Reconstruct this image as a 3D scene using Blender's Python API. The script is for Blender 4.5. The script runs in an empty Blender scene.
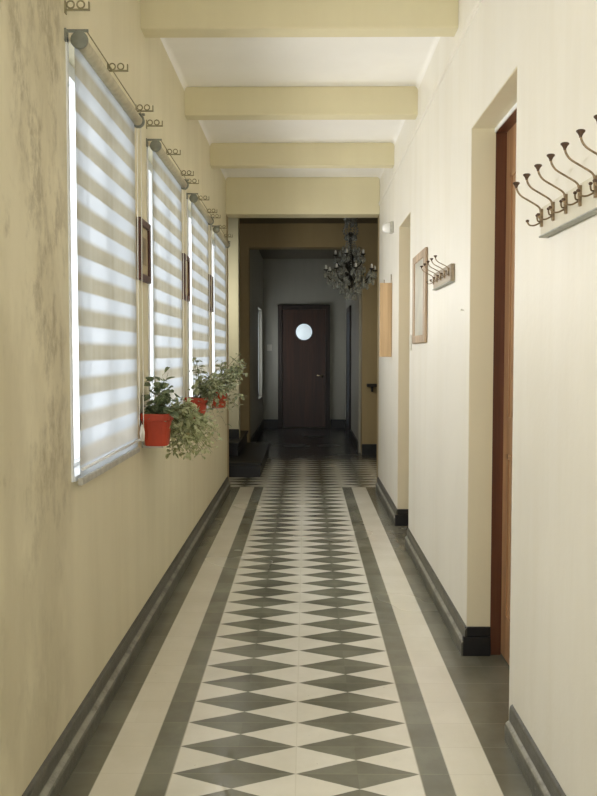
import bpy, bmesh, math, random
from mathutils import Vector, Matrix
PI = math.pi
C = bpy.context.scene.collection
sc = bpy.context.scene
random.seed(7)

# ------------------------------------------------------------------ helpers
def box(bm, x0, x1, y0, y1, z0, z1):
    v = [bm.verts.new(p) for p in ((x0,y0,z0),(x1,y0,z0),(x1,y1,z0),(x0,y1,z0),(x0,y0,z1),(x1,y0,z1),(x1,y1,z1),(x0,y1,z1))]
    for f in ((0,3,2,1),(4,5,6,7),(0,1,5,4),(1,2,6,5),(2,3,7,6),(3,0,4,7)):
        bm.faces.new([v[i] for i in f])

def frames(pts):
    P = [Vector(p) for p in pts]
    T = []
    for i in range(len(P)):
        a = P[max(i-1,0)]; b = P[min(i+1,len(P)-1)]
        T.append((b-a).normalized())
    n = T[0].orthogonal().normalized()
    out = []
    for i, t in enumerate(T):
        n = (n - t*n.dot(t))
        n = n.normalized() if n.length > 1e-6 else t.orthogonal().normalized()
        out.append((P[i], n, t.cross(n)))
    return out

def tube(bm, pts, r, n=8, cap=True):
    rr = r if isinstance(r, (list, tuple)) else [r]*len(pts)
    rings = []
    for (p, u, w), q in zip(frames(pts), rr):
        rings.append([bm.verts.new(p + (u*math.cos(2*PI*k/n) + w*math.sin(2*PI*k/n))*q) for k in range(n)])
    for a, b in zip(rings, rings[1:]):
        for k in range(n):
            f = bm.faces.new((a[k], a[(k+1)%n], b[(k+1)%n], b[k])); f.smooth = True
    if cap:
        bm.faces.new(rings[0][::-1]); bm.faces.new(rings[-1])

def lathe(bm, prof, c, axis=(0,0,1), n=20, smooth=True):
    """prof: (radius, height) pairs along axis from point c"""
    ax = Vector(axis).normalized(); u = ax.orthogonal().normalized(); w = ax.cross(u); c = Vector(c)
    rings = []
    for r, h in prof:
        if r < 1e-6: rings.append([bm.verts.new(c + ax*h)])
        else: rings.append([bm.verts.new(c + ax*h + (u*math.cos(2*PI*k/n)+w*math.sin(2*PI*k/n))*r) for k in range(n)])
    for a, b in zip(rings, rings[1:]):
        for k in range(n):
            k2 = (k+1) % n
            if len(a) == 1 and len(b) == 1: continue
            if len(a) == 1: f = bm.faces.new((a[0], b[k2], b[k]))
            elif len(b) == 1: f = bm.faces.new((a[k], a[k2], b[0]))
            else: f = bm.faces.new((a[k], a[k2], b[k2], b[k]))
            f.smooth = smooth

def ball(bm, c, r, n=10):
    m = n//2
    lathe(bm, [(r*math.sin(PI*i/m), -r*math.cos(PI*i/m)) for i in range(m+1)], c, n=n)

def torus(bm, c, R, r, axis=(0,1,0), n=18, m=8):
    ax = Vector(axis).normalized(); u = ax.orthogonal().normalized(); w = ax.cross(u); c = Vector(c)
    rings = []
    for i in range(n):
        a = 2*PI*i/n; d = u*math.cos(a)+w*math.sin(a)
        rings.append([bm.verts.new(c + d*(R + r*math.cos(2*PI*k/m)) + ax*(r*math.sin(2*PI*k/m))) for k in range(m)])
    for i in range(n):
        a, b = rings[i], rings[(i+1)%n]
        for k in range(m):
            f = bm.faces.new((a[k], a[(k+1)%m], b[(k+1)%m], b[k])); f.smooth = True

def extrude_y(bm, prof, y0, y1):
    """closed profile of (x, z) swept along y"""
    a = [bm.verts.new((x, y0, z)) for x, z in prof]; b = [bm.verts.new((x, y1, z)) for x, z in prof]
    n = len(prof)
    for k in range(n): bm.faces.new((a[k], a[(k+1)%n], b[(k+1)%n], b[k]))
    bm.faces.new(a[::-1]); bm.faces.new(b)

def extrude_x(bm, prof, x0, x1):
    a = [bm.verts.new((x0, y, z)) for y, z in prof]; b = [bm.verts.new((x1, y, z)) for y, z in prof]
    n = len(prof)
    for k in range(n): bm.faces.new((a[k], a[(k+1)%n], b[(k+1)%n], b[k]))
    bm.faces.new(a[::-1]); bm.faces.new(b)

def BM(fn=None, *a):
    bm = bmesh.new()
    if fn: fn(bm, *a)
    return bm

def obj(name, bm, mat, parent=None, bevel=0):
    bmesh.ops.recalc_face_normals(bm, faces=bm.faces)
    me = bpy.data.meshes.new(name); bm.to_mesh(me); bm.free()
    me.materials.append(mat)
    o = bpy.data.objects.new(name, me); C.objects.link(o)
    if parent is not None:
        o.parent = parent
    if bevel:
        md = o.modifiers.new('bevel', 'BEVEL'); md.width = bevel; md.segments = 2; md.limit_method = 'ANGLE'
    return o

def tag(o, label, cat, group=None, kind=None):
    o['label'] = label; o['category'] = cat
    if group: o['group'] = group
    if kind: o['kind'] = kind
    return o

def thing(name, label, cat, loc=(0,0,0), group=None):
    o = bpy.data.objects.new(name, None); C.objects.link(o); o.location = loc; o.empty_display_size = .1
    return tag(o, label, cat, group)

def struct(name, bm, mat, label=None, cat=None, bevel=0):
    o = obj(name, bm, mat, None, bevel); o['kind'] = 'structure'
    if label: o['label'] = label; o['category'] = cat
    return o

def copy_tree(o, parent=None):
    c = o.copy(); C.objects.link(c)
    if parent is not None: c.parent = parent
    for ch in list(o.children): copy_tree(ch, c)
    return c

# ------------------------------------------------------------------ materials
class NT:
    def __init__(s, name):
        s.m = bpy.data.materials.new(name); s.m.use_nodes = True
        s.t = s.m.node_tree; s.n = s.t.nodes; s.l = s.t.links
        s.b = s.n['Principled BSDF']; s.out = s.n['Material Output']
    def new(s, typ, **kw):
        n = s.n.new(typ)
        for k, v in kw.items(): setattr(n, k, v)
        return n
    def put(s, sock, v):
        if hasattr(v, 'is_output') or isinstance(v, bpy.types.NodeSocket): s.l.new(v, sock)
        elif isinstance(v, (tuple, list)) and len(v) == 3 and sock.type == 'RGBA': sock.default_value = (*v, 1)
        else: sock.default_value = v
    def math(s, op, a, b=0.0, c=0.0, clamp=False):
        n = s.new('ShaderNodeMath', operation=op); n.use_clamp = clamp
        s.put(n.inputs[0], a); s.put(n.inputs[1], b); s.put(n.inputs[2], c)
        return n.outputs[0]
    def pos(s):
        g = s.new('ShaderNodeNewGeometry'); x = s.new('ShaderNodeSeparateXYZ'); s.l.new(g.outputs['Position'], x.inputs[0])
        return g.outputs['Position'], x.outputs[0], x.outputs[1], x.outputs[2]
    def noise(s, vec, scale, detail=4, rough=.55, stretch=None, seed=0):
        if stretch:
            mp = s.new('ShaderNodeMapping'); mp.inputs['Scale'].default_value = stretch; mp.inputs['Location'].default_value = (seed, seed*.7, 0)
            s.l.new(vec, mp.inputs[0]); vec = mp.outputs[0]
        n = s.new('ShaderNodeTexNoise'); s.l.new(vec, n.inputs['Vector'])
        n.inputs['Scale'].default_value = scale; n.inputs['Detail'].default_value = detail; n.inputs['Roughness'].default_value = rough
        return n.outputs['Fac']
    def ramp(s, f, a, b, lo=0.0, hi=1.0):
        n = s.new('ShaderNodeMapRange'); n.interpolation_type = 'SMOOTHSTEP'
        s.put(n.inputs['Value'], f); s.put(n.inputs['From Min'], a); s.put(n.inputs['From Max'], b)
        s.put(n.inputs['To Min'], lo); s.put(n.inputs['To Max'], hi)
        return n.outputs['Result']
    def mix(s, f, a, b, mode='MIX'):
        n = s.new('ShaderNodeMix', data_type='RGBA', blend_type=mode)
        s.put(n.inputs[0], f); s.put(n.inputs[6], a); s.put(n.inputs[7], b)
        return n.outputs[2]
    def bump(s, h, strength=.2, dist=.01):
        n = s.new('ShaderNodeBump'); n.inputs['Strength'].default_value = strength; n.inputs['Distance'].default_value = dist
        s.l.new(h, n.inputs['Height']); s.l.new(n.outputs[0], s.b.inputs['Normal'])
    def set(s, **kw):
        for k, v in kw.items(): s.put(s.b.inputs[k.replace('_', ' ')], v)
        return s.m

def simple(name, col, rough=.5, metal=0, var=.12, scale=30, **kw):
    t = NT(name); p = t.new('ShaderNodeTexCoord').outputs['Object']
    f = t.noise(p, scale, 3)
    c = t.mix(t.ramp(f, .3, .7), tuple(x*(1-var) for x in col), tuple(min(1, x*(1+var)) for x in col))
    t.set(Base_Color=c, Roughness=rough, Metallic=metal, **kw)
    return t.m

def plaster(name, col, dark, stain=0.0, rough=.55, zone=None):
    """painted uneven plaster with vertical streaks; stain = amount of dirty streaks"""
    t = NT(name); P, x, y, z = t.pos()
    cloud = t.noise(P, 1.6, 5)
    streak = t.noise(P, 1.0, 5, .6, (5, 5, .5), 3)
    c = t.mix(t.ramp(cloud, .3, .7), tuple(v*.95 for v in col), col)
    c = t.mix(t.ramp(streak, .42, .66, 0, .28), c, dark)
    if stain:
        s1 = t.noise(P, 2.2, 8, .68, (2.2, 1.3, .9), 11)
        s2 = t.noise(P, 9, 6, .7, (3, 1.4, .8), 5)
        near = t.ramp(y, 3.0, 2.8)                        # most of the damp is by the first window
        m = t.math('MULTIPLY', t.ramp(s1, .44, .58), t.ramp(s2, .40, .60))
        m = t.math('MULTIPLY', m, near)
        m = t.math('MULTIPLY', m, t.ramp(z, .5, 1.2, .25, 1))
        c = t.mix(t.math('MULTIPLY', m, stain), c, (.15, .11, .045))
        blot = t.math('MULTIPLY', t.ramp(t.noise(P, 1.1, 5, .6, (2, 2, .9), 23), .42, .62), t.math('MULTIPLY', near, .3))
        c = t.mix(blot, c, (.30, .245, .13))
        flake = t.math('MULTIPLY', t.ramp(t.noise(P, 5, 6, .7, (2, 3, .8), 41), .60, .64), near)
        c = t.mix(t.math('MULTIPLY', flake, .4), c, (.62, .57, .42))
    h = t.noise(P, 7, 6, .6)
    t.bump(h, .22, .012)
    t.set(Base_Color=c, Roughness=rough)
    t.b.inputs['Specular IOR Level'].default_value = .35
    return t.m

def wood(name, a, b, rough=.35, scale=1.0, axis='z'):
    t = NT(name); P = t.new('ShaderNodeTexCoord').outputs['Object']
    st = {'z': (30, 30, 1.4), 'y': (30, 1.4, 30), 'x': (1.4, 30, 30)}[axis]
    g = t.noise(P, scale, 6, .6, st, 2)
    g2 = t.noise(P, scale*.25, 3, .5, st, 6)
    c = t.mix(t.ramp(g, .32, .68), a, b)
    c = t.mix(t.ramp(g2, .4, .7, 0, .45), c, tuple(v*.6 for v in a))
    t.bump(g, .12, .002); t.set(Base_Color=c, Roughness=rough)
    return t.m

M = {}
M['wall_l'] = plaster('window wall plaster', (.74, .685, .50), (.60, .545, .37), stain=.5)
M['wall_r'] = plaster('door wall plaster', (.80, .78, .71), (.70, .665, .56), rough=.5)
M['reveal'] = plaster('doorway reveal paint', (.78, .74, .56), (.70, .66, .48))
M['beam'] = plaster('beam paint', (.74, .68, .46), (.66, .60, .39))
M['ceil'] = plaster('ceiling white paint', (.93, .92, .89), (.88, .87, .83))
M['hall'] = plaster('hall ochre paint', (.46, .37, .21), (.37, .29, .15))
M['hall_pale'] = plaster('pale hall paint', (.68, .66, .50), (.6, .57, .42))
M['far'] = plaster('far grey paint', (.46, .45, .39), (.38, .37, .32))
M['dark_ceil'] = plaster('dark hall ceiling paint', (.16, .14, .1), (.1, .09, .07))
M['dark_step'] = simple('dark polished step stone', (.010, .011, .014), .4)
M['tile_grey'] = None
M['white_pvc'] = simple('white window frame paint', (.82, .84, .86), .4, var=.04)
M['roller'] = simple('blind roller cloth', (.50, .46, .33), .6, var=.1)
M['endcap'] = simple('grey blind end cap plastic', (.22, .23, .19), .5)
M['alu'] = simple('brushed aluminium rail', (.50, .49, .44), .4, metal=.3)
M['cord'] = simple('white cord', (.80, .78, .70), .6, var=.04)
M['iron'] = simple('painted iron bracket', (.30, .27, .16), .5, metal=.3)
M['brass'] = simple('aged brass', (.27, .20, .12), .36, metal=.7, var=.3, scale=60)
M['brass_dark'] = simple('dark aged brass knob', (.09, .055, .035), .4, metal=.6, var=.3, scale=60)
M['rack'] = plaster('cream painted rack board', (.66, .63, .52), (.5, .46, .34))
M['rack_grey'] = simple('grey metal rack edge', (.33, .34, .29), .4, metal=.3)
M['rack_wood'] = wood('weathered rack wood', (.26, .2, .13), (.42, .36, .25), .5, axis='y')
M['door_orange'] = wood('orange varnished door wood', (.36, .20, .10), (.50, .30, .155), .3)
M['door_red'] = wood('dark red door frame wood', (.10, .035, .018), (.17, .065, .032), .3)
M['door_dark'] = wood('dark brown far door wood', (.034, .012, .006), (.058, .020, .011), .32)
M['door_dark_frame'] = wood('very dark door frame wood', (.018, .011, .008), (.035, .02, .014), .4)
M['frame_dark'] = wood('dark mahogany picture frame', (.07, .028, .022), (.13, .05, .04), .35)
M['frame_light'] = wood('light brown mirror frame wood', (.38, .27, .17), (.56, .42, .28), .45)
M['board'] = wood('light oak board', (.50, .33, .17), (.68, .48, .27), .4, scale=.7)
M['mat'] = simple('beige picture mount', (.40, .33, .20), .6, var=.15, scale=6)
M['mirror'] = simple('dull silvered mirror', (.66, .64, .55), .3, metal=.25, var=.08, scale=5)
M['terracotta'] = simple('red orange planter plastic', (.42, .045, .013), .55, var=.12, scale=12)
M['soil'] = simple('potting soil', (.05, .035, .022), .9, var=.4, scale=80)
M['stem'] = simple('green brown stem', (.14, .15, .06), .6)
M['dark'] = simple('black painted rail', (.015, .014, .013), .5)
M['white_plastic'] = simple('cream switch plastic', (.68, .66, .58), .4, var=.03)
M['iron_black'] = simple('black wrought iron', (.02, .018, .014), .45, metal=.5)
M['candle'] = simple('candle cup wax', (.30, .28, .22), .5)

def leafmat(name, a, b):
    t = NT(name); P = t.pos()[0]
    f = t.noise(P, 22, 3); f2 = t.noise(P, 90, 2)
    c = t.mix(t.ramp(f, .35, .65), a, b)
    c = t.mix(t.ramp(f2, .5, .7, 0, .5), c, (.52, .52, .33))
    t.set(Base_Color=c, Roughness=.5)
    tr = t.new('ShaderNodeBsdfTranslucent'); t.l.new(c, tr.inputs[0])
    mx = t.new('ShaderNodeMixShader'); mx.inputs[0].default_value = .3
    t.l.new(t.b.outputs[0], mx.inputs[1]); t.l.new(tr.outputs[0], mx.inputs[2]); t.l.new(mx.outputs[0], t.out.inputs[0])
    return t.m
M['leaf_dark'] = leafmat('dark green leaf', (.10, .15, .07), (.22, .28, .16))
M['leaf_pale'] = leafmat('variegated pale leaf', (.28, .32, .15), (.58, .60, .37))
M['leaf_grey'] = leafmat('grey green leaf', (.21, .25, .14), (.46, .50, .32))

def glassy(name, tint=(.9, .95, .97)):
    t = NT(name)
    tr = t.new('ShaderNodeBsdfTransparent'); tr.inputs[0].default_value = (*tint, 1)
    gl = t.new('ShaderNodeBsdfGlossy'); gl.inputs['Roughness'].default_value = .03
    fr = t.new('ShaderNodeFresnel'); mx = t.new('ShaderNodeMixShader')
    t.l.new(fr.outputs[0], mx.inputs[0]); t.l.new(tr.outputs[0], mx.inputs[1]); t.l.new(gl.outputs[0], mx.inputs[2]); t.l.new(mx.outputs[0], t.out.inputs[0])
    return t.m
t = NT('frosted daylight glass')
tl_ = t.new('ShaderNodeBsdfTranslucent'); tl_.inputs[0].default_value = (.96, .98, 1, 1)
tr_ = t.new('ShaderNodeBsdfTransparent'); mx_ = t.new('ShaderNodeMixShader'); mx_.inputs[0].default_value = .2
t.l.new(tl_.outputs[0], mx_.inputs[1]); t.l.new(tr_.outputs[0], mx_.inputs[2]); t.l.new(mx_.outputs[0], t.out.inputs[0])
M['pane'] = t.m
M['crystal'] = NT('cut crystal').set(Base_Color=(.62, .66, .64), Roughness=.1, Transmission_Weight=.7, IOR=1.6)
M['frost'] = NT('frosted lamp glass').set(Base_Color=(.92, .92, .9), Roughness=.2, Transmission_Weight=.1)
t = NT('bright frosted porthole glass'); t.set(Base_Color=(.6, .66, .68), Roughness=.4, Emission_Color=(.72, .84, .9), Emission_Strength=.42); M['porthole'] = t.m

# zebra blind cloth: sheer bright bands and denser cream bands, lit from behind
t = NT('zebra blind cloth'); P, x, y, z = t.pos()
BAND = .1215
ph = t.math('FRACT', t.math('DIVIDE', t.math('SUBTRACT', z, 1.348 - BAND*20), BAND))
d = t.math('ABSOLUTE', t.math('SUBTRACT', ph, .5))                 # .5 at the centre of a sheer band, 0 at the centre of a dense one
sg = t.math('SUBTRACT', t.math('FRACT', t.math('ADD', ph, .5)), .5)      # signed place in the band, 0 at the sheer centre
sheer = t.math('MULTIPLY', t.ramp(sg, -.36, -.13), t.ramp(sg, .27, .19))
pl = t.noise(P, 1.0, 3, .5, (1, 14, .35), 4)                        # soft vertical folds
weave = t.noise(P, 240, 2)
dense = t.mix(t.ramp(pl, .3, .7), (.62, .575, .43), (.69, .65, .51))
dense = t.mix(t.ramp(z, 1.38, 1.02, 0, .75), dense, (.93, .90, .82))
colr = t.mix(sheer, dense, (.72, .76, .80))
colr = t.mix(t.ramp(weave, .3, .7, 0, .05), colr, (.5, .5, .45))
tl = t.new('ShaderNodeBsdfTranslucent')
tcol = t.mix(sheer, t.mix(1.0, dense, (.42, .42, .43), 'MULTIPLY'), (.42, .455, .49)); t.l.new(tcol, tl.inputs[0])
t.set(Base_Color=colr, Roughness=.7)
mx = t.new('ShaderNodeMixShader'); mx.inputs[0].default_value = .62
t.l.new(t.b.outputs[0], mx.inputs[1]); t.l.new(tl.outputs[0], mx.inputs[2]); op = t.new('ShaderNodeBsdfTransparent'); m2 = t.new('ShaderNodeMixShader')          # the open weave of the sheer bands
t.l.new(t.math('MULTIPLY', sheer, .08), m2.inputs[0]); t.l.new(mx.outputs[0], m2.inputs[1]); t.l.new(op.outputs[0], m2.inputs[2]); t.l.new(m2.outputs[0], t.out.inputs[0])
M['zebra'] = t.m

# tiled floor
t = NT('patterned cement tiles'); P, x, y, z = t.pos()
FX0, FX1 = -.447, .380; DW = (FX1-FX0)/2; DH = .1967; Y0 = 2.769
cx = FX0 + DW/2
u = t.math('ABSOLUTE', t.math('SUBTRACT', t.math('FRACT', t.math('ADD', t.math('DIVIDE', t.math('SUBTRACT', x, cx), DW), 20.5)), .5))
v = t.math('ABSOLUTE', t.math('SUBTRACT', t.math('FRACT', t.math('ADD', t.math('DIVIDE', t.math('SUBTRACT', y, Y0), DH), 50.5)), .5))
s = t.math('ADD', t.math('MULTIPLY', u, 2), t.math('MULTIPLY', v, 2))   # <1 inside a dark diamond
wob = t.math('MULTIPLY', t.math('SUBTRACT', t.noise(P, 14, 2), .5), .05)
dia = t.ramp(t.math('ADD', s, wob), .985, 1.015)                         # 0 dark, 1 light
n1 = t.noise(P, 3.5, 5, .6); n2 = t.noise(P, 25, 4, .65)
# per tile variation
tv = t.new('ShaderNodeTexWhiteNoise', noise_dimensions='2D')
cb = t.new('ShaderNodeCombineXYZ')
t.l.new(t.math('FLOOR', t.math('DIVIDE', t.math('SUBTRACT', x, FX0), DW/2)), cb.inputs[0])
t.l.new(t.math('FLOOR', t.math('DIVIDE', t.math('SUBTRACT', y, Y0), DH)), cb.inputs[1]); t.l.new(cb.outputs[0], tv.inputs['Vector'])
tvv = tv.outputs['Value']
GREY_A, GREY_B = (.165, .167, .125), (.26, .26, .205)
LIGHT_A, LIGHT_B = (.76, .745, .66), (.88, .865, .785)
grey = t.mix(t.ramp(n1, .3, .7), GREY_A, GREY_B)
grey = t.mix(t.ramp(n2, .5, .8, 0, .12), grey, (.26, .26, .2))
light = t.mix(t.ramp(n1, .3, .7), LIGHT_A, LIGHT_B)
light = t.mix(t.ramp(n2, .5, .9, 0, .15), light, (.52, .49, .37))
grey = t.mix(t.math('MULTIPLY', tvv, .35), grey, (.085, .085, .06))
light = t.mix(t.math('MULTIPLY', tvv, .28), light, (.68, .65, .54))
field = t.mix(dia, grey, light)
def between(a, b, w=.003):
    return t.math('MULTIPLY', t.ramp(x, a-w, a+w), t.ramp(x, b+w, b-w))
cream = t.math('MAXIMUM', between(-.690, -.543), between(.478, .628))
border = t.mix(cream, grey, t.mix(.35, light, (.70, .65, .52)))
outer = t.math('MAXIMUM', t.ramp(x, -.688, -.692), t.ramp(x, .626, .632))
border = t.mix(t.math('MULTIPLY', outer, .4), border, (.115, .105, .075))
infield = t.math('MAXIMUM', between(FX0, FX1), t.ramp(y, 8.895, 8.905))
col = t.mix(infield, border, field)
# grout joints across, along the field edges and around each band
gv = t.math('ABSOLUTE', t.math('SUBTRACT', t.math('FRACT', t.math('ADD', t.math('DIVIDE', t.math('SUBTRACT', y, Y0), DH), 50)), .5))
gj = t.ramp(gv, .488, .496)
def line(a, w=.0022): return t.ramp(t.math('ABSOLUTE', t.math('SUBTRACT', x, a)), w*1.6, w*.8)
gl = gj
for a in (FX0, FX1): gl = t.math('MAXIMUM', gl, line(a))
gl = t.math('MAXIMUM', gl, t.math('MULTIPLY', line(cx + DW/2, .0015), .6))
gs = t.math('MULTIPLY', gl, t.mix(infield, (.28, .28, .28), (.35, .35, .35)))
col = t.mix(gs, col, (.44, .41, .30))
thr = t.ramp(t.math('ABSOLUTE', t.math('SUBTRACT', y, 8.90)), .022, .012)
col = t.mix(t.math('MULTIPLY', thr, .8), col, (.42, .41, .34))
col = t.mix(t.math('MULTIPLY', t.ramp(t.noise(P, 60, 2, .5), .75, .78), .4), col, (.1, .08, .05))
col = t.mix(t.ramp(y, 10.2, 11.8, 0, .94), col, (.018, .019, .024))  # dark far-passage tile; the fade over the hall tiles is painted dimness
t.set(Base_Color=col, Roughness=t.ramp(t.noise(P, 1.2, 2, .5), .3, .7, .20, .28))
t.b.inputs['Specular IOR Level'].default_value = .85
t.bump(t.math('MULTIPLY', gl, -.6), .08, .003)
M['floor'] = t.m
# worn dark skirting; its pale step edge is wear plus a painted highlight
t = NT('worn dark skirting cement'); P, x, y, z = t.pos()
n = t.noise(P, 12, 7, .7, (1, 1, 1.5), 2); c = t.mix(t.ramp(n, .35, .65), (.065, .063, .048), (.14, .137, .108))
c = t.mix(t.ramp(t.noise(P, 40, 5, .7), .6, .72, 0, .6), c, (.33, .32, .24)); edge = t.math('MULTIPLY', t.ramp(t.math('ABSOLUTE', t.math('SUBTRACT', z, .070)), .009, .003), t.ramp(n, .3, .6, .35, 1))
c = t.mix(t.ramp(z, .078, .084, 0, .45), c, (.045, .042, .03))
c = t.mix(t.math('MULTIPLY', edge, .6), c, (.42, .41, .34)); t.bump(n, .35, .006); t.set(Base_Color=c, Roughness=.34)
M['skirt'] = t.m
M['skirt_black'] = simple('dark skirting tile', (.012, .013, .014), .35)

# ------------------------------------------------------------------ dimensions
XL, XR = -.815, .747
YB, YE = -1.6, 8.74            # corridor start (behind the camera) and end
ZC, ZB = 3.19, 3.00
WIN = [2.93 + 1.465*i for i in range(4)]      # near edge of each blind
WW = 1.01                                     # blind width
WZ0, WZ1 = .955, 2.435

# ------------------------------------------------------------------ shell
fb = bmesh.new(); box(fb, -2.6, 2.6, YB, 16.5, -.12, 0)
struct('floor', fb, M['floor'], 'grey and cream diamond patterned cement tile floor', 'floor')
bm = bmesh.new()
box(bm, XL-.2, XR+.25, YB, YE+.02, ZC, ZC+.12)
# coves where the ceiling meets the side walls
def cove(x, s, y0, y1):
    prof = [(x, ZC), (x, ZC-.03)] + [(x + s*.03*(1-math.cos(a)), ZC-.03+.03*math.sin(a)) for a in [PI/2*k/5 for k in range(1, 6)]]
    extrude_y(bm, prof, y0, y1)
beamY = [4.27, 5.79, 7.31]
edges = [YB] + [e for b in beamY for e in (b, b+.125)] + [YE-.02]
for a, b in zip(edges[::2], edges[1::2]):
    cove(XL, 1, a, b); cove(XR, -1, a, b)
struct('ceiling', bm, M['ceil'], 'white ceiling between cream beams', 'ceiling')
lab = ['nearest cream beam across the corridor ceiling', 'second cream beam across the corridor ceiling', 'third cream beam, next before the hall opening']
for yb, l in zip(beamY, lab):
    bm = bmesh.new(); box(bm, XL-.03, XR+.03, yb, yb+.125, ZB, ZC)
    o = struct('ceiling_beam', bm, M['beam'], l, 'beam', bevel=.008)
bm = bmesh.new(); box(bm, XL, XR, YE-.02, YE+.22, 2.818, ZC)
struct('ceiling_beam', bm, M['beam'], 'deep cream header over the opening into the dark hall', 'beam', bevel=.006)

# left wall with four window openings
def wall_left():
    bm = bmesh.new(); x0, x1 = XL-.2, XL
    holes = [(y+.01, y+WW-.01) for y in WIN]
    y = YB
    for a, b in holes:
        box(bm, x0, x1, y, a, 0, ZC); box(bm, x0, x1, a, b, 0, WZ0+.012); box(bm, x0, x1, a, b, WZ1+.04, ZC); y = b
    box(bm, x0, x1, y, YE, 0, ZC)
    return bm
struct('wall_left', wall_left(), M['wall_l'], 'stained yellow plaster wall with four blinds', 'wall')
# right wall with two doorways
D1, D2, ZD, RD = (3.07, 3.905), (6.15, 6.90), 2.42, .11
bm = bmesh.new(); x0, x1 = XR, XR+RD
y = YB
for a, b in (D1, D2):
    box(bm, x0, x1, y, a, 0, ZC); box(bm, x0, x1, a, b, ZD, ZC); y = b
box(bm, x0, x1, y, YE, 0, ZC)
box(bm, x1, x1+.12, YB, YE, ZD+.06, ZC)
y = YB
for a, b in (D1, D2):
    box(bm, x1, x1+.12, y, a-.06, 0, ZD+.06); y = b+.06
box(bm, x1, x1+.12, y, YE, 0, ZD+.06)
struct('wall_right', bm, M['wall_r'], 'pale cream plaster wall with two doorways', 'wall')
# thin painted reveals in the doorways
for i, (a, b) in enumerate((D1, D2)):
    bm = bmesh.new()
    box(bm, XR+.002, XR+RD+.0, b-.004, b, 0, ZD); box(bm, XR+.002, XR+RD, a, a+.004, 0, ZD); box(bm, XR+.002, XR+RD, a, b, ZD-.004, ZD)
    struct('trim_%d' % (i+1), bm, M['reveal'], ['olive cream reveal of the nearer doorway', 'olive cream reveal of the farther doorway'][i], 'trim')
# slim ridge just under the beams on the right wall
bm = bmesh.new(); extrude_y(bm, [(XR, 2.90), (XR-.008, 2.902), (XR-.012, 2.925), (XR-.008, 2.94), (XR, 2.943)], YB, YE-.02)
struct('trim_3', bm, M['wall_r'], 'slim painted ridge running under the beams on the right wall', 'trim')

# skirting
def skirt(x, s, w=1):
    P = [(0,0), (.032,0), (.034,.055), (.030,.066), (.022,.072), (.014,.076), (.013,.118), (.010,.128), (0,.135)]
    return [(x + s*d*w, z) for d, z in P]
bm = bmesh.new(); extrude_y(bm, skirt(XL, 1), YB, YE)
struct('baseboard_left', bm, M['skirt'], 'worn dark grey skirting under the blinds', 'baseboard')
bm = bmesh.new()
for a, b in ((YB, D1[0]-.05), (D1[1]-.022, D2[0]), (D2[1]-.022, YE)): extrude_y(bm, skirt(XR, -1, .8), a, b)
struct('baseboard_right', bm, M['skirt'], 'grey skirting along the door wall', 'baseboard')
for k, (a, b) in enumerate((D1, D2)):
    bm = bmesh.new()
    box(bm, XR-.020, XR+RD, b-.024, b-.004, 0, .09); box(bm, XR-.008, XR+RD, b-.016, b-.004, .09, .135)  # black colour stands for shade: these blocks face away from the light
    struct('trim_%d' % (4+k), bm, M['skirt_black'], ['black skirting block at the foot of the nearer doorway', 'black skirting block at the foot of the farther doorway'][k], 'baseboard', bevel=.004)

# doors in the right wall
def side_door(n, a, b, label):
    r = thing('door_%d' % n, label, 'door', (XR+RD, (a+b)/2, 0)); r['kind'] = 'structure'
    X0 = XR+RD
    def P(name, bm, m, parent=r, bevel=0):
        bmesh.ops.translate(bm, verts=bm.verts, vec=(-X0, -(a+b)/2, 0))
        o = obj(name, bm, m, None, bevel); o.parent = parent; return o
    bm = bmesh.new(); box(bm, X0, X0+.05, b-.004, b+.05, 0, ZD+.04); box(bm, X0, X0+.05, a-.05, a+.004, 0, ZD+.04); box(bm, X0, X0+.05, a+.004, b-.004, ZD-.022, ZD+.04)
    P('door_frame', bm, M['door_red'])
    bm = bmesh.new(); box(bm, X0-.006, X0, a+.004, b-.004, ZD-.022, ZD-.004); P('head_strip', bm, M['white_pvc'])
    bm = bmesh.new(); box(bm, X0+.05, X0+.09, a-.01, b+.01, .012, ZD+.02)
    leaf = P('door_leaf', bm, M['door_orange'])
    bm = bmesh.new()
    for z0, z1 in ((.2, .95), (1.1, 2.2)):
        for (p, q, zz0, zz1) in ((a+.1, b-.1, z0, z0+.02), (a+.1, b-.1, z1-.02, z1), (a+.1, a+.12, z0, z1), (b-.12, b-.1, z0, z1)):
            box(bm, X0+.044, X0+.05, p, q, zz0, zz1)
    P('panel_moulding', bm, M['door_orange'], leaf)
    bm = bmesh.new(); tube(bm, [(X0+.05, a+.07, 1.02), (X0+.01, a+.07, 1.02), (X0, a+.09, 1.02), (X0, a+.16, 1.02)], .008)
    P('door_handle', bm, M['brass'], leaf)
    return r
side_door(1, *D1, 'orange brown wooden door deep in the nearer doorway on the right')
side_door(2, *D2, 'brown wooden door deep in the farther doorway on the right')

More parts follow.
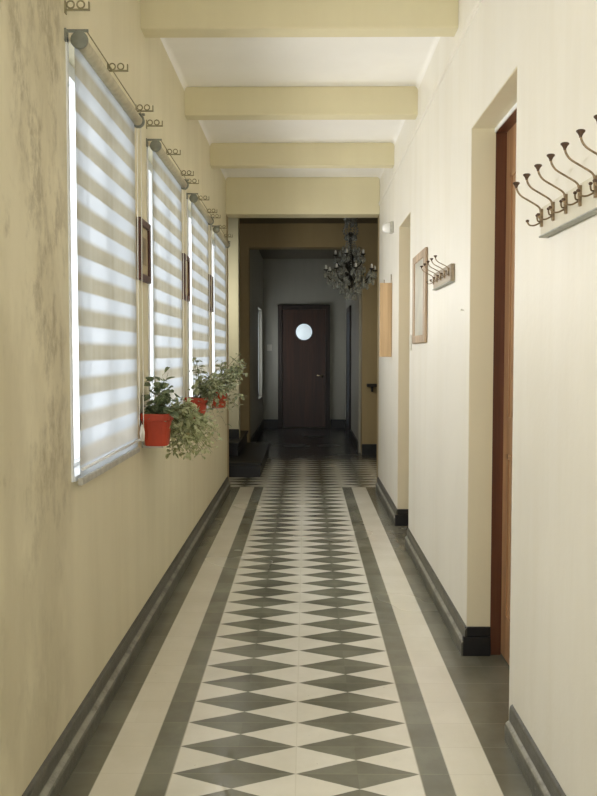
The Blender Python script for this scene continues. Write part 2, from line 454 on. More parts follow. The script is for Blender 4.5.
# ------------------------------------------------------------------ windows
for i, y in enumerate(WIN):
    pos = ['nearest', 'second', 'third', 'farthest'][i]
    a, b, x = y+.01, y+WW-.01, XL
    r = thing('window_%d' % (i+1), 'white framed window behind the %s striped blind' % pos, 'window', (x, (a+b)/2, WZ0)); r['kind'] = 'structure'
    off = (-x, -(a+b)/2, -WZ0)
    bm = bmesh.new(); z0, z1 = WZ0+.012, WZ1+.04
    xf0, xf1 = x-.12, x-.06
    box(bm, xf0, xf1, a, a+.05, z0, z1); box(bm, xf0, xf1, b-.05, b, z0, z1); box(bm, xf0, xf1, a+.05, b-.05, z0, z0+.02); box(bm, xf0, xf1, a+.05, b-.05, z1-.05, z1)
    box(bm, xf0, xf1, (a+b)/2-.03, (a+b)/2+.03, z0+.05, z1-.05)
    # white casing lining the opening and standing proud of the wall
    box(bm, x-.2, x+.006, a-.012, a+.006, z0-.012, z1+.0); box(bm, x-.2, x+.006, b-.006, b+.012, z0-.012, z1+.0)
    box(bm, x-.2, x+.012, a, b, z0-.012, z0+.006)
    bmesh.ops.translate(bm, verts=bm.verts, vec=off); obj('window_frame', bm, M['white_pvc'], r)
    bm = bmesh.new(); box(bm, x-.093, x-.088, a+.05, b-.05, z0+.02, z1-.05)
    bmesh.ops.translate(bm, verts=bm.verts, vec=off); obj('pane', bm, M['pane'], r)

# ------------------------------------------------------------------ striped roller blinds
def make_blind():
    r = thing('roller_blind', 'x', 'blind', (0,0,0))
    xb = .030                                        # cloth plane in front of the wall
    bm = bmesh.new()
    n = 24
    cols = []
    for k in range(n+1):
        yy = WW*k/n; dx = .0015*math.sin(k*1.9)
        cols.append((bm.verts.new((xb+dx, yy, WZ0-.0+.01)), bm.verts.new((xb, yy, WZ1+.02))))
    for p, q in zip(cols, cols[1:]):
        f = bm.faces.new((p[0], q[0], q[1], p[1])); f.smooth = True
    obj('blind_cloth', bm, M['zebra'], r)
    bm = bmesh.new(); tube(bm, [(.047, .012, 2.462), (.047, WW-.012, 2.462)], .022, 16)
    obj('roller', bm, M['roller'], r)
    for yy, s in ((0, -1), (WW, 1)):
        bm = bmesh.new(); lathe(bm, [(0, -.006), (.026, -.006), (.030, -.002), (.030, .006), (.024, .010), (0, .010)], (.047, yy, 2.462), (0, 1, 0), 20)
        e = obj('end_cap', bm, M['endcap'], r)
        bm = bmesh.new(); box(bm, .0, .078, yy-.004-.002*s, yy+.004, 2.488, 2.497); box(bm, 0, .006, yy-.015, yy+.015, 2.455, 2.497)
        obj('bracket', bm, M['endcap'], e)
    bm = bmesh.new(); box(bm, xb-.008, xb+.010, -.004, WW+.004, WZ0-.012, WZ0+.014)
    obj('bottom_rail', bm, M['alu'], r, bevel=.004)
    bm = bmesh.new(); tube(bm, [(xb+.009, .0, WZ0+.045), (xb+.009, WW, WZ0+.045)], .006, 8)
    obj('lower_roller', bm, M['white_pvc'], r)
    bm = bmesh.new(); tube(bm, [(.073, .0, 2.49), (.073, WW, 2.478)], .0022, 6); obj('top_wire', bm, M['iron'], r)
    ch = bmesh.new()
    P = []
    for k in range(25):
        P.append((.055, WW+.018+.004*math.sin(k*.4), 2.45 - k*(2.45-1.06)/24))
    tube(ch, P, .0022, 6)
    tube(ch, [(p[0]-.02, p[1]+.012*min(1, 1.2-k/24), p[2]) for k, p in enumerate(P)], .0022, 6)
    co = obj('pull_cord', ch, M['cord'], r)
    bm = bmesh.new(); lathe(bm, [(0, 0), (.010, .004), (.012, .04), (.008, .07), (.003, .08), (0, .082)], (.048, WW+.022, .99), n=12)
    obj('cord_weight', bm, M['cord'], co)
    return r
proto = make_blind()
names = ['striped cream and white roller blind nearest the camera, fully visible',
         'second striped roller blind from the camera, behind the first dark picture frame',
         'third striped roller blind from the camera, behind the second potted plant',
         'farthest and narrowest striped roller blind, beside the dark hall']
for i, y in enumerate(WIN):
    o = proto if i == 0 else copy_tree(proto)
    o.location = (XL, y, 0); o['label'] = names[i]; o['group'] = 'striped roller blinds over the windows'

# ------------------------------------------------------------------ double curtain rod brackets above the blinds
def make_bracket():
    r = thing('curtain_bracket', 'x', 'bracket')
    bm = bmesh.new(); box(bm, 0, .004, -.012, .012, -.03, .02); obj('wall_plate', bm, M['iron'], r, bevel=.001)
    bm = bmesh.new(); box(bm, .004, .098, -.005, .005, -.018, -.011); box(bm, .092, .098, -.005, .005, -.011, .016); obj('arm', bm, M['iron'], r, bevel=.001)
    for xx in (.022, .062):
        bm = bmesh.new(); torus(bm, (xx, 0, .006), .0145, .0035, (0, 1, 0)); obj('rod_ring', bm, M['iron'], r)
    return r
bp = make_bracket(); first = True
for i, y in enumerate(WIN):
    for k, (dy, w) in enumerate(((0, 'near end'), (.62, 'middle'), (1.2, 'far end'))):
        o = bp if first else copy_tree(bp); first = False
        o.location = (XL, y+dy, 2.574); o.scale = (.86, .86, .86)
        o['label'] = 'small double ring curtain bracket above the %s of the %s blind' % (w, ['nearest', 'second', 'third', 'farthest'][i])
        o['group'] = 'double ring curtain brackets above the blinds'

# ------------------------------------------------------------------ dark pictures between the windows
def make_picture():
    r = thing('picture_frame', 'x', 'picture')
    w, h, d = .265, .30, .022
    bm = bmesh.new(); b = .034
    box(bm, 0, d, 0, b, 0, h); box(bm, 0, d, w-b, w, 0, h); box(bm, 0, d, b, w-b, 0, b); box(bm, 0, d, b, w-b, h-b, h)
    obj('frame', bm, M['frame_dark'], r, bevel=.004)
    bm = bmesh.new(); box(bm, .002, .010, b, w-b, b, h-b); m = obj('mount', bm, M['mat'], r)
    bm = bmesh.new(); box(bm, .010, .0125, b+.045, w-b-.045, b+.05, h-b-.05); obj('picture', bm, simple('faded picture print', (.22, .17, .1), .6, var=.4, scale=9), m)
    return r
pp = make_picture()
for i, (y, l) in enumerate(((4.108, 'dark wooden picture frame between the first and second blinds, above the red planter'),
                            (5.578, 'dark wooden picture frame between the second and third blinds'),
                            (7.042, 'smallest looking dark picture frame, between the third and farthest blinds'))):
    o = pp if i == 0 else copy_tree(pp)
    o.location = (XL+.001, y, 1.758); o['label'] = l; o['group'] = 'dark picture frames between the blinds'

# ------------------------------------------------------------------ planters
def leaf(bm, p, d, up, L, W, droop=.2):
    d = d.normalized(); s = d.cross(up)
    s = s.normalized() if s.length > 1e-4 else d.orthogonal().normalized()
    n = s.cross(d).normalized()
    prof = [(0, 0), (.18, .62), (.45, 1), (.72, .78), (1, 0)]
    mid = [bm.verts.new(p + d*(L*a) - n*(droop*L*a*a)) for a, _ in prof]
    lf = [bm.verts.new(p + d*(L*a) + s*(W*b/2) - n*(droop*L*a*a) + n*(W*.14*b)) for a, b in prof[1:4]]
    rt = [bm.verts.new(p + d*(L*a) - s*(W*b/2) - n*(droop*L*a*a) + n*(W*.14*b)) for a, b in prof[1:4]]
    for q, flip in ((lf, 0), (rt, 1)):
        F = [(mid[0], q[0], mid[1]), (mid[1], q[0], q[1], mid[2]), (mid[2], q[1], q[2], mid[3]), (mid[3], q[2], mid[4])]
        for f in F:
            g = bm.faces.new(f[::-1] if flip else f); g.smooth = True

def sprays(bmS, bmL, base, targets, nleaf, size, sag, rng, ratio=.7, stem_r=.0018, spread=.03):
    """branches from base to each target; leaves set along them"""
    for T in targets:
        b = Vector(base) + Vector((rng.uniform(-.04,.04), rng.uniform(-.04,.04), 0)); T = Vector(T)
        c = (b+T)/2 + Vector((rng.uniform(-.03,.03), rng.uniform(-.03,.03), sag))
        pts = [b*(1-q)**2 + c*(2*q*(1-q)) + T*q*q for q in [k/8 for k in range(9)]]
        tube(bmS, pts, [stem_r*(1.3-.9*k/8) for k in range(9)], 5)
        for _ in range(nleaf):
            q = rng.uniform(.25, 1.0)**.8; k = min(7, int(q*8)); f = q*8-k
            p = pts[k].lerp(pts[k+1], f); tn = (pts[k+1]-pts[k]).normalized()
            d = (tn*.4 + Vector((rng.gauss(0,1), rng.gauss(0,1), rng.gauss(0,.8)+.2))).normalized()
            st = p + d*rng.uniform(.004, spread)
            tube(bmS, [p, st], stem_r*.45, 4, cap=False)
            L = size*rng.uniform(.6, 1.25)
            d2 = (d + Vector((0, 0, rng.uniform(-.6, .2)))).normalized()
            leaf(bmL, st, d2, Vector((rng.uniform(-.6,.6), rng.uniform(-.9,.2), 1)), L, L*ratio*rng.uniform(.85, 1.1), rng.uniform(.05, .4))

def planter(loc, label, w=.152):
    r = thing('hanging_planter', label, 'planter', loc, 'red planters hung between the blinds')
    def ring(bm, s, z, n=24, e=4.0):
        out = []
        for k in range(n):
            a = 2*PI*k/n; cx, sy = math.cos(a), math.sin(a)
            q = (abs(cx)**e + abs(sy)**e)**(-1/e)
            out.append(bm.verts.new((cx*q*s, sy*q*s, z)))
        return out
    bm = bmesh.new(); h = w/2
    prof = [(h*.70, 0), (h*.74, .004), (h*.93, .125), (h*1.03, .127), (h*1.05, .160), (h*.97, .160), (h*.93, .135), (h*.9, .130)]
    R = [ring(bm, s, z) for s, z in prof]
    for a, b in zip(R, R[1:]):
        for k in range(24): bm.faces.new((a[k], a[(k+1)%24], b[(k+1)%24], b[k]))
    bm.faces.new(R[0][::-1])
    obj('pot', bm, M['terracotta'], r, bevel=.002)
    bm = bmesh.new(); a = ring(bm, h*.92, .138); bm.faces.new(a); obj('soil', bm, M['soil'], r)
    bm = bmesh.new(); x0 = XL - loc[0] + .002
    box(bm, x0, .03, -.012, .012, -.012, -.001); box(bm, x0, x0+.006, -.012, .012, -.012, .11)
    obj('wall_bracket', bm, M['alu'], r)
    return r
ZP = .948
PX = -.738
# nearest planter: big round geranium leaves above and a pale trailing plant spilling along the corridor
r = planter((PX, 4.195, ZP), 'nearest red hanging planter with round dark leaves and a pale trailing plant')
rng = random.Random(3); S = bmesh.new(); L = bmesh.new()
T = [(rng.uniform(-.04,.075), rng.uniform(-.06,.14), rng.uniform(.20,.37)) for _ in range(16)]
sprays(S, L, (0, 0, .13), T, 4, .042, .03, rng, .95, .0017, .03)
T = [(rng.uniform(-.05,.09), rng.uniform(-.07,.09), rng.uniform(.16,.24)) for _ in range(14)]
sprays(S, L, (0, 0, .13), T, 5, .045, .02, rng, .95, .0017, .03)
obj('stems', S, M['stem'], r); obj('leaves', L, M['leaf_dark'], r)
S = bmesh.new(); L = bmesh.new()
T = []
while len(T) < 74:
    v = Vector((rng.uniform(-1,1), rng.uniform(-1,1), rng.uniform(-1,1)))
    if v.length < 1: T.append((.140+v.x*.14, .26+v.y*.35, .035+v.z*.14 - .05*abs(v.x)))
sprays(S, L, (.03, .05, .14), T, 17, .030, .10, rng, .62, .0014, .022)
obj('trailing_stems', S, M['stem'], r); obj('trailing_leaves', L, M['leaf_pale'], r)
# second planter
r = planter((PX, 5.70, ZP), 'second red hanging planter with tall loose grey green leaves')
rng = random.Random(5); S = bmesh.new(); L = bmesh.new()
T = [(rng.uniform(.02,.27), rng.uniform(-.12,.13), rng.uniform(.2,.34)) for _ in range(26)] + [(.0, -.05, .42), (.01, 0, .40), (.0, -.08, .38)]
sprays(S, L, (0, 0, .13), T, 11, .036, .05, rng, .7, .0017, .03)
T = [(rng.uniform(.06,.24), rng.uniform(-.1,.2), rng.uniform(-.05,.2)) for _ in range(14)]
sprays(S, L, (.02, 0, .14), T, 9, .034, .12, rng, .7, .0015, .03)
obj('stems', S, M['stem'], r); obj('leaves', L, M['leaf_grey'], r)
# third planter
r = planter((PX, 7.17, ZP), 'farthest red hanging planter with long sprays reaching into the corridor')
rng = random.Random(9); S = bmesh.new(); L = bmesh.new()
T = [(rng.uniform(0,.22), rng.uniform(-.2,.2), rng.uniform(.2,.42)) for _ in range(20)] + [(.22, -.1, .40), (.19, -.1, .45), (.26, 0, .30), (.25, -.2, .33), (.2, -.15, .1), (.17, 0, -.02)]
sprays(S, L, (0, 0, .13), T, 12, .044, .06, rng, .6, .0019, .035)
obj('stems', S, M['stem'], r); obj('leaves', L, M['leaf_grey'], r)

# ------------------------------------------------------------------ coat racks
def bez(p, n=10):
    P = [Vector(q) for q in p]; out = []
    # Catmull-Rom through the points
    Q = [P[0]] + P + [P[-1]]
    for i in range(1, len(Q)-2):
        for k in range(n):
            s = k/n
            a, b, c, d = Q[i-1], Q[i], Q[i+1], Q[i+2]
            out.append(.5*((2*b) + (c-a)*s + (2*a-5*b+4*c-d)*s*s + (3*b-a-3*c+d)*s**3))
    out.append(P[-1]); return out
def make_hook():
    """coat hook in local coordinates: wall side at x=0, reaching to -x; z=0 at the bottom of the stem"""
    bm = bmesh.new()
    tube(bm, bez([(-.004, 0, -.004), (-.006, 0, .02), (-.006, 0, .045), (-.012, 0, .060), (-.035, 0, .077), (-.060, 0, .095), (-.071, 0, .112), (-.074, 0, .128)], 6), [.0029]*43, 8)
    tube(bm, bez([(-.006, 0, .008), (-.022, 0, -.001), (-.036, 0, .000), (-.042, 0, .010)], 6), .0026, 8)
    tube(bm, bez([(-.006, 0, .012), (-.014, -.006, .012), (-.018, -.012, .020), (-.018, -.012, .026)], 5), .0024, 8)
    box(bm, -.006, 0, -.006, .006, -.006, .052)
    return bm
def rack(label, loc, n, step, board_mat, length, sx=1, sz=1):
    r = thing('wall_mounted_coat_rack', label, 'coat rack', loc)
    bm = bmesh.new(); box(bm, -.022, 0, 0, length, 0, .086); obj('backboard', bm, board_mat, r, bevel=.003)
    bm = bmesh.new(); box(bm, -.027, 0, -.002, length+.002, -.006, -.0005); obj('lower_edge', bm, M['rack_grey'], r, bevel=.002)
    h0 = None
    for k in range(n):
        if h0 is None:
            h = h0 = obj('hook', make_hook(), M['brass'], r)
            bm = bmesh.new(); lathe(bm, [(.003, -.004), (.0035, 0), (.006, .006), (.0098, .011), (.0098, .014), (.007, .016), (0, .0165)], (-.074, 0, .124), n=14)
            k0 = obj('hook_knob', bm, M['brass_dark'], h)
            bm = bmesh.new(); ball(bm, (-.042, 0, .013), .0052); ball(bm, (-.018, -.012, .029), .005); b0 = obj('hook_tips', bm, M['brass_dark'], h)
        else:
            h = copy_tree(h0, r)
        h.location = (-.022, length-.022-k*step, .030); h.scale = (sx, 1, sz)
    return r
rack('long coat rack with seven tall brass hooks on the near right wall', (XR, 1.86, 1.765), 7, .122, M['rack'], .80, 1.1, .93)
rack('short coat rack with slim hooks beside the mirror on the right wall', (XR, 4.30, 1.768), 5, .128, M['rack_wood'], .575, .95, .72)

# ------------------------------------------------------------------ framed mirror on the right wall
r = thing('wall_mirror', 'square mirror in a light wooden frame beside the short coat rack', 'mirror', (XR, 5.55, 1.762))
bm = bmesh.new(); hw, hh, b = .305, .292, .085
def q(bm, y0, y1, z0, z1): box(bm, -.020, -.001, y0, y1, z0, z1)
q(bm, -hw, -hw+b, -hh, hh); q(bm, hw-b, hw, -hh, hh); q(bm, -hw+b, hw-b, -hh, -hh+b*.6); q(bm, -hw+b, hw-b, hh-b*.6, hh)
obj('frame', bm, M['frame_light'], r, bevel=.006)
bm = bmesh.new(); box(bm, -.012, -.002, -hw+b, hw-b, -hh+b*.6, hh-b*.6); obj('mirror_glass', bm, M['mirror'], r)

# ------------------------------------------------------------------ light oak board projecting from the wall
r = thing('wall_board', 'narrow light oak board standing out from the right wall near the hall', 'board', (XR, 7.43, 1.375))
bm = bmesh.new(); box(bm, -.107, -.001, -.014, .014, 0, .641); obj('panel', bm, M['board'], r, bevel=.003)
for xx in (-.068, -.008):
    bm = bmesh.new(); tube(bm, [(xx, 0, .641), (xx, 0, .655), (xx, 0, .668 if xx < -.05 else .715)], [.003, .003, .0045], 8); obj('peg', bm, M['brass'], r)

# ------------------------------------------------------------------ small wall lamp
r = thing('wall_lamp', 'small wall lamp with a shiny white glass bowl above the oak board', 'lamp', (XR, 7.36, 2.48))
bm = bmesh.new(); box(bm, -.026, -.001, -.05, .05, -.045, .05); obj('base', bm, M['alu'], r, bevel=.005)
bm = bmesh.new(); lathe(bm, [(.044, 0), (.046, .006), (.044, .03), (.034, .055), (.018, .068), (0, .071)], (-.026, 0, .002), (-1, 0, -.1), 20); obj('lamp_glass', bm, M['frost'], r)
bm = bmesh.new(); torus(bm, (-.028, 0, .002), .046, .004, (1, 0, 0)); obj('rim', bm, M['alu'], r)

# ------------------------------------------------------------------ light switch + nail
r = thing('light_switch', 'slim cream light switch beside the farther doorway', 'switch', (XR, 6.05, 1.48))
bm = bmesh.new(); box(bm, -.009, -.0005, -.035, .035, -.055, .055); obj('plate', bm, M['white_plastic'], r, bevel=.002)
bm = bmesh.new(); box(bm, -.014, -.009, -.010, .010, -.018, .018); obj('rocker', bm, M['white_plastic'], r, bevel=.001)
bm = bmesh.new(); tube(bm, [(XR+.003, 4.045, 1.606), (XR-.012, 4.045, 1.609)], .0025, 8); lathe(bm, [(0, 0), (.006, 0), (.005, .003), (0, .003)], (XR-.012, 4.045, 1.609), (-1, 0, 0), 10)
tag(obj('wall_nail', bm, M['white_plastic']), 'tiny pale nail in the right wall before the nearer doorway', 'nail')

# ------------------------------------------------------------------ the hall beyond
HY0, HY1 = YE, 11.78
bm = bmesh.new()
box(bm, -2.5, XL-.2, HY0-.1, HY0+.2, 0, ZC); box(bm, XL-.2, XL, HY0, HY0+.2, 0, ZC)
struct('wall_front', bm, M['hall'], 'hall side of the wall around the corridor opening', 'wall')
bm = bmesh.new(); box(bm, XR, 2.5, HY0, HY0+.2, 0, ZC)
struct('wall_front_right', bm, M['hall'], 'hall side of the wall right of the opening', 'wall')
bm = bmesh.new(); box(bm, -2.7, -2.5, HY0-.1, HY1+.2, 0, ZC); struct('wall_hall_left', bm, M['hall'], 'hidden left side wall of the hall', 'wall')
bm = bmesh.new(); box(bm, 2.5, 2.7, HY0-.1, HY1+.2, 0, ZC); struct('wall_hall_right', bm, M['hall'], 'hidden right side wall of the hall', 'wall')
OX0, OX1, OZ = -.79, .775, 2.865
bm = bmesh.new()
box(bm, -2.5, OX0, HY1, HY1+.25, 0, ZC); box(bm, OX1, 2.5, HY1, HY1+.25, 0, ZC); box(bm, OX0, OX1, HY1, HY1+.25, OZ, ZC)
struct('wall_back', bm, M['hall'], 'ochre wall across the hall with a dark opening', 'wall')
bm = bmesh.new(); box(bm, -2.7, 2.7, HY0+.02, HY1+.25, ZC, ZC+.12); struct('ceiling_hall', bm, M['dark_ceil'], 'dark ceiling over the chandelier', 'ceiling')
bm = bmesh.new(); box(bm, OX1, 2.5, HY1-.03, HY1, 0, .15); struct('baseboard_back', bm, M['skirt_black'], 'black skirting at the foot of the ochre hall wall', 'baseboard')
# pale pier at the head of the steps
bm = bmesh.new(); box(bm, -1.35, -.842, 10.62, 10.85, .34, ZC); struct('wall_pier', bm, M['hall_pale'], 'pale pier rising from the dark steps', 'wall')
bm = bmesh.new(); box(bm, -1.35, -.838, 10.60, 10.62, .34, .46); struct('baseboard_pier', bm, M['skirt_black'], 'black skirting at the foot of the pale pier', 'baseboard')
# steps
r = thing('hall_steps', 'two dark polished stone steps at the left of the hall', 'steps', (-1.5, 10.6, 0))
for nm, x1, y0, z0, z1 in (('step', -.50, 9.58, 0, .17), ('step', -.80, 10.15, .17, .34)):
    bm = bmesh.new(); box(bm, -2.48+1.5, x1-.02+1.5, y0+.02-10.6, HY1-.005-10.6, z0, z1-.035)
    s_ = obj(nm, bm, M['dark_step'], r)
    bm = bmesh.new(); box(bm, -2.48+1.5, x1+1.5, y0-10.6, HY1-.005-10.6, z1-.035, z1); obj('tread', bm, M['dark_step'], s_, bevel=.008)
# dark shelf rail on the ochre wall
r = thing('wall_shelf', 'short black shelf on the ochre hall wall', 'shelf', (.84, HY1, .93))
bm = bmesh.new(); box(bm, 0, .55, -.13, -.001, .02, .06); obj('shelf_board', bm, M['dark'], r, bevel=.004)
for xx in (.06, .46):
    bm = bmesh.new(); box(bm, xx, xx+.025, -.10, -.001, -.05, .02); obj('support', bm, M['dark'], r)

# ------------------------------------------------------------------ far dark corridor
FY = 16.1
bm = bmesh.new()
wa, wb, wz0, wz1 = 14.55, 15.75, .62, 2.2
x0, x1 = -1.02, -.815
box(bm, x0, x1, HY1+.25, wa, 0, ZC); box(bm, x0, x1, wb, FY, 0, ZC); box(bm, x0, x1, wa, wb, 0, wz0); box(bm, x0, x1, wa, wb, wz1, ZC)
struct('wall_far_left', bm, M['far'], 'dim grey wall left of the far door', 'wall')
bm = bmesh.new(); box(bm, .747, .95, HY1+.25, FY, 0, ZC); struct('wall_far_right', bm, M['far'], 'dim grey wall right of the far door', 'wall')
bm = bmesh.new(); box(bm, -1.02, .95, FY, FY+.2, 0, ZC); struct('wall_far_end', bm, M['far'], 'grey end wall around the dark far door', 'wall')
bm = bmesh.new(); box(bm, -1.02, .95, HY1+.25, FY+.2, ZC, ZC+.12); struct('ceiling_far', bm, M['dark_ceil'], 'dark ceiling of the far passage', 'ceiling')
bm = bmesh.new(); box(bm, -.815, -.795, HY1+.25, FY-.02, 0, .16); box(bm, .727, .747, HY1+.25, FY-.02, 0, .16); box(bm, -.815, -.53, FY-.02, FY, 0, .16); box(bm, .47, .747, FY-.02, FY, 0, .16)
struct('baseboard_far', bm, M['skirt_black'], 'black skirting around the far passage', 'baseboard')
r = thing('window_5', 'tall bright window on the left of the far passage', 'window', (-.815, (wa+wb)/2, wz0)); r['kind'] = 'structure'
bm = bmesh.new(); h = (wb-wa)/2
for a_, b_ in ((-h, -h+.05), (h-.05, h), (-.025, .025)): box(bm, -.12, -.06, a_, b_, 0, wz1-wz0)
box(bm, -.12, -.06, -h, h, 0, .05); box(bm, -.12, -.06, -h, h, wz1-wz0-.05, wz1-wz0); obj('window_frame', bm, M['white_pvc'], r)
bm = bmesh.new(); box(bm, -.095, -.09, -h+.05, h-.05, .05, wz1-wz0-.05)
obj('pane', bm, M['pane'], r)
# far door
r = thing('door_3', 'dark brown far door with a round white porthole and brass handle', 'door', (0, FY, 0)); r['kind'] = 'structure'
dx0, dx1, dz = -.53, .455, 2.325
bm = bmesh.new(); e = .085
box(bm, dx0, dx0+e, -.06, -.001, 0, dz); box(bm, dx1-e, dx1, -.06, -.001, 0, dz); box(bm, dx0+e, dx1-e, -.06, -.001, dz-e, dz); obj('door_frame', bm, M['door_dark_frame'], r, bevel=.006)
bm = bmesh.new(); box(bm, dx0+e+.002, dx1-e-.002, -.04, -.002, .01, dz-e-.002); leaf_o = obj('door_leaf', bm, M['door_dark'], r)
pc = (-.038, -.040, 1.815)
bm = bmesh.new(); lathe(bm, [(0, 0), (.155, 0), (.155, .004), (0, .006)], pc, (0, -1, 0), 40); obj('porthole_glass', bm, M['porthole'], leaf_o)
bm = bmesh.new(); torus(bm, pc, .162, .011, (0, 1, 0), 40); obj('porthole_rim', bm, M['door_dark_frame'], leaf_o)
bm = bmesh.new(); lathe(bm, [(0, 0), (.03, 0), (.028, .01), (.012, .014), (.012, .04), (0, .041)], (.30, -.04, .98), (0, -1, 0), 16); tube(bm, [(.30, -.078, .98), (.27, -.08, .99), (.20, -.078, 1.0)], .010, 8)
obj('door_handle', bm, simple('polished brass lever', (.5, .42, .28), .25, metal=.9), leaf_o)
# dark side door on the right of the far passage
r = thing('door_4', 'dark blue grey side door in the far passage right wall', 'door', (.747, 14.6, 0)); r['kind'] = 'structure'
bm = bmesh.new(); box(bm, -.03, -.001, -.55, -.47, 0, 2.2); box(bm, -.03, -.001, .47, .55, 0, 2.2); box(bm, -.03, -.001, -.47, .47, 2.12, 2.2); obj('door_frame', bm, M['door_dark_frame'], r, bevel=.004)
bm = bmesh.new(); box(bm, -.018, -.001, -.47, .47, .01, 2.12); obj('door_leaf', bm, simple('blue grey door paint', (.10, .12, .15), .35), r)
r = thing('light_switch', 'small dim light switch left of the dark far door', 'switch', (-.69, FY, 1.52))
bm = bmesh.new(); box(bm, -.045, .045, -.012, -.001, -.06, .06); obj('plate', bm, M['white_plastic'], r, bevel=.003)
bm = bmesh.new(); box(bm, -.014, .014, -.018, -.012, -.025, .025); obj('rocker', bm, M['white_plastic'], r)

# ------------------------------------------------------------------ chandelier
CH = (.535, 10.3, 0)
r = thing('chandelier', 'dark crystal chandelier with curved arms hanging in the hall', 'chandelier', (CH[0], CH[1], ZC))
rng = random.Random(11)
bm = bmesh.new(); lathe(bm, [(0, 0), (.07, 0), (.065, -.02), (.03, -.045), (.012, -.06), (0, -.06)], (0,0,0), n=20); obj('ceiling_rose', bm, M['iron_black'], r)
bm = bmesh.new()
for k in range(9): torus(bm, (0, 0, -.075-k*.028), .011, .003, (1, 0, 0) if k % 2 else (0, 1, 0), 12, 6)
obj('chain', bm, M['iron_black'], r)
bm = bmesh.new(); lathe(bm, [(0, -.32), (.02, -.33), (.055, -.37), (.03, -.41), (.014, -.46), (.014, -.56), (.03, -.60), (.07, -.66), (.085, -.71), (.05, -.77), (.02, -.81), (.02, -.86), (.045, -.92), (.03, -.98), (.012, -1.02), (0, -1.03)], (0,0,0), n=20)
obj('central_stem', bm, M['iron_black'], r)
oct_cache = {}
def drop_mesh(L, W):
    bm = bmesh.new(); lathe(bm, [(0, 0), (W*.25, -L*.12), (W*.5, -L*.62), (W*.36, -L*.85), (0, -L)], (0,0,0), n=6, smooth=False)
    lathe(bm, [(0, .012), (.005, .006), (0, 0)], (0,0,0), n=6, smooth=False)
    return bm
dm = obj('crystal_drop', drop_mesh(.068, .038), M['crystal'], r)
placed = [False]
def drop(par, loc, sc_=1):
    if not placed[0]: o = dm; placed[0] = True
    else: o = dm.copy(); C.objects.link(o)
    o.parent = par; o.location = loc; o.scale = (sc_,)*3; o.rotation_euler = (0, 0, rng.uniform(0, 3))
for tier, (n, R, zz, up) in enumerate(((8, .30, -.84, .10), (5, .18, -.66, .08))):
    for k in range(n):
        a = 2*PI*(k+.3*tier+.2)/n; ca, sa = math.cos(a), math.sin(a)
        P = [(ca*q_*R, sa*q_*R, zz + h_) for q_, h_ in ((.12, .02), (.3, -.05), (.55, -.085), (.8, -.06), (.95, .0), (1.0, .045))]
        bm = bmesh.new(); tube(bm, bez(P, 5), .0065, 8); lathe(bm, [(0, 0), (.022, .004), (.032, .014), (.028, .018), (0, .012)], (ca*R, sa*R, zz+.045), n=14)
        arm = obj('arm', bm, M['iron_black'], r)
        bm = bmesh.new(); lathe(bm, [(0, 0), (.012, 0), (.012, .02), (.013, .026), (.014, .040), (.008, .055), (0, .06)], (ca*R, sa*R, zz+.058), n=12); obj('candle_bulb', bm, M['frost'], arm)
        for j in range(3):
            b_ = a + (j-1)*.14
            drop(arm, (math.cos(b_)*R*1.02, math.sin(b_)*R*1.02, zz+.03-.012*(j == 1)), 1.0)
for R, zz, n in ((.06, -.36, 6), (.17, -.92, 11), (.12, -1.0, 8), (.06, -1.07, 6), (.23, -.88, 14), (.10, -.5, 7), (.07, -.2, 5), (.07, -.12, 4), (.17, -.74, 9), (.25, -.80, 12), (.10, -.62, 6), (.14, -.55, 7), (.27, -.88, 10), (.20, -.94, 10)):
    for k in range(n):
        a = 2*PI*k/n; drop(r, (math.cos(a)*R, math.sin(a)*R, zz), rng.uniform(.9, 1.25))
bm = bmesh.new()
for k in range(12):
    a = 2*PI*k/12
    for j in range(14):
        q_ = j/13; R_ = .045 + .12*q_**1.5; zz = -.40 - .36*q_
        ball(bm, (math.cos(a)*R_, math.sin(a)*R_, zz), .009, 6)
for k in range(10):
    a = 2*PI*k/10
    for j in range(14):
        q_ = j/13; R_ = .285 - .23*q_; zz = -.80 - .24*q_ - .05*math.sin(PI*q_)
        ball(bm, (math.cos(a)*R_, math.sin(a)*R_, zz), .010, 6)
for k in range(12):
    a = 2*PI*k/12
    for j in range(10): ball(bm, (math.cos(a)*(.075+.015*math.sin(j)), math.sin(a)*(.075+.015*math.sin(j)), -.06-j*.032), .011, 6)
bo = obj('bead_strings', bm, M['crystal'], r); bo['kind'] = 'stuff'

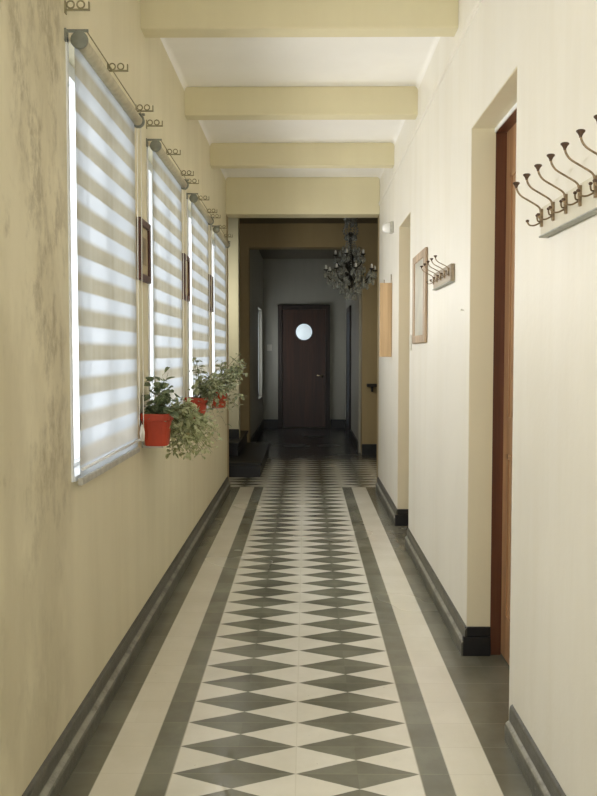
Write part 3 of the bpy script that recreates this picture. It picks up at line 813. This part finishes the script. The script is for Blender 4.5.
# ------------------------------------------------------------------ light
def area(name, loc, rot, sx, sy, power, col=(1,1,1), spread=180):
    l = bpy.data.lights.new(name, 'AREA'); l.shape = 'RECTANGLE'; l.size = sx; l.size_y = sy; l.energy = power; l.color = col; l.spread = math.radians(spread)
    o = bpy.data.objects.new(name, l); C.objects.link(o); o.location = loc; o.rotation_euler = rot
    return o
for i, y in enumerate(WIN):      # daylight outside each window, facing +x
    area('daylight', (XL-.45, y+WW/2, (WZ0+WZ1)/2), (0, -PI/2, 0), 2.1, 1.35, 8.5, (1.0, .99, .965))
area('ground_bounce', (-2.3, 5.6, .1), (0, math.radians(-130), 0), 1.2, 7.0, 75, (1.0, .985, .95))  # added lamp outside, aimed up through the blinds to lift the ceiling
for y in (-.9, .5, 1.97, 3.43, 4.9, 6.36, 7.83):      # added fill spots shining sideways from the window side
    l = bpy.data.lights.new('window_side_light', 'SPOT'); l.energy = 11 if y < 2 else (16 if y < 4 else 22); l.spot_size = math.radians(172); l.spot_blend = .7; l.shadow_soft_size = 0; l.specular_factor = .15; l.color = (1.0, .975, .94)
    o = bpy.data.objects.new('window_side_light', l); C.objects.link(o); o.location = (XL+.12, y, 1.95); o.rotation_euler = (0, -PI/2+.12, 0)
area('far_daylight', (-1.3, (wa+wb)/2, 1.5), (0, -PI/2, 0), 1.5, 1.1, 9, (1.0, .98, .93))
# added area fills: one at the open end, one by the left wall
area('end_daylight', (0, -1.5, 1.1), (math.radians(118), 0, 0), 1.4, 1.6, 14, (1.0, .975, .93))
area('side_daylight', (XL+.03, .55, 1.75), (0, -PI/2, 0), 1.3, 1.9, 6, (1.0, .98, .94))
area('hall_glow', (1.5, 9.9, 2.3), (0, math.radians(35), 0), .6, .6, 2.6, (1.0, .84, .55))
area('stair_glow', (-1.5, 9.5, 2.3), (math.radians(70), 0, math.radians(-25)), .4, .6, 4.0, (1.0, .93, .75), 110)  # added unseen lamp that brightens the pale pier
w = bpy.data.worlds.new('World'); sc.world = w; w.use_nodes = True
w.node_tree.nodes['Background'].inputs[0].default_value = (.85, .92, 1.0, 1); w.node_tree.nodes['Background'].inputs[1].default_value = .35

# ------------------------------------------------------------------ camera
cam = bpy.data.cameras.new('Camera'); co = bpy.data.objects.new('Camera', cam); C.objects.link(co)
co.location = (0, 0, 1.4)
co.rotation_euler = (PI/2 - math.atan(44/850), 0, 7.5/850)
cam.sensor_fit = 'HORIZONTAL'; cam.sensor_width = 36; cam.lens = 850/597*36
cam.clip_start = .05; cam.clip_end = 100
sc.camera = co
sc.view_settings.view_transform = 'Standard'
sc.view_settings.look = 'None'
sc.view_settings.exposure = .8
sc.cycles.max_bounces = 12; sc.cycles.diffuse_bounces = 8; sc.cycles.transparent_max_bounces = 16
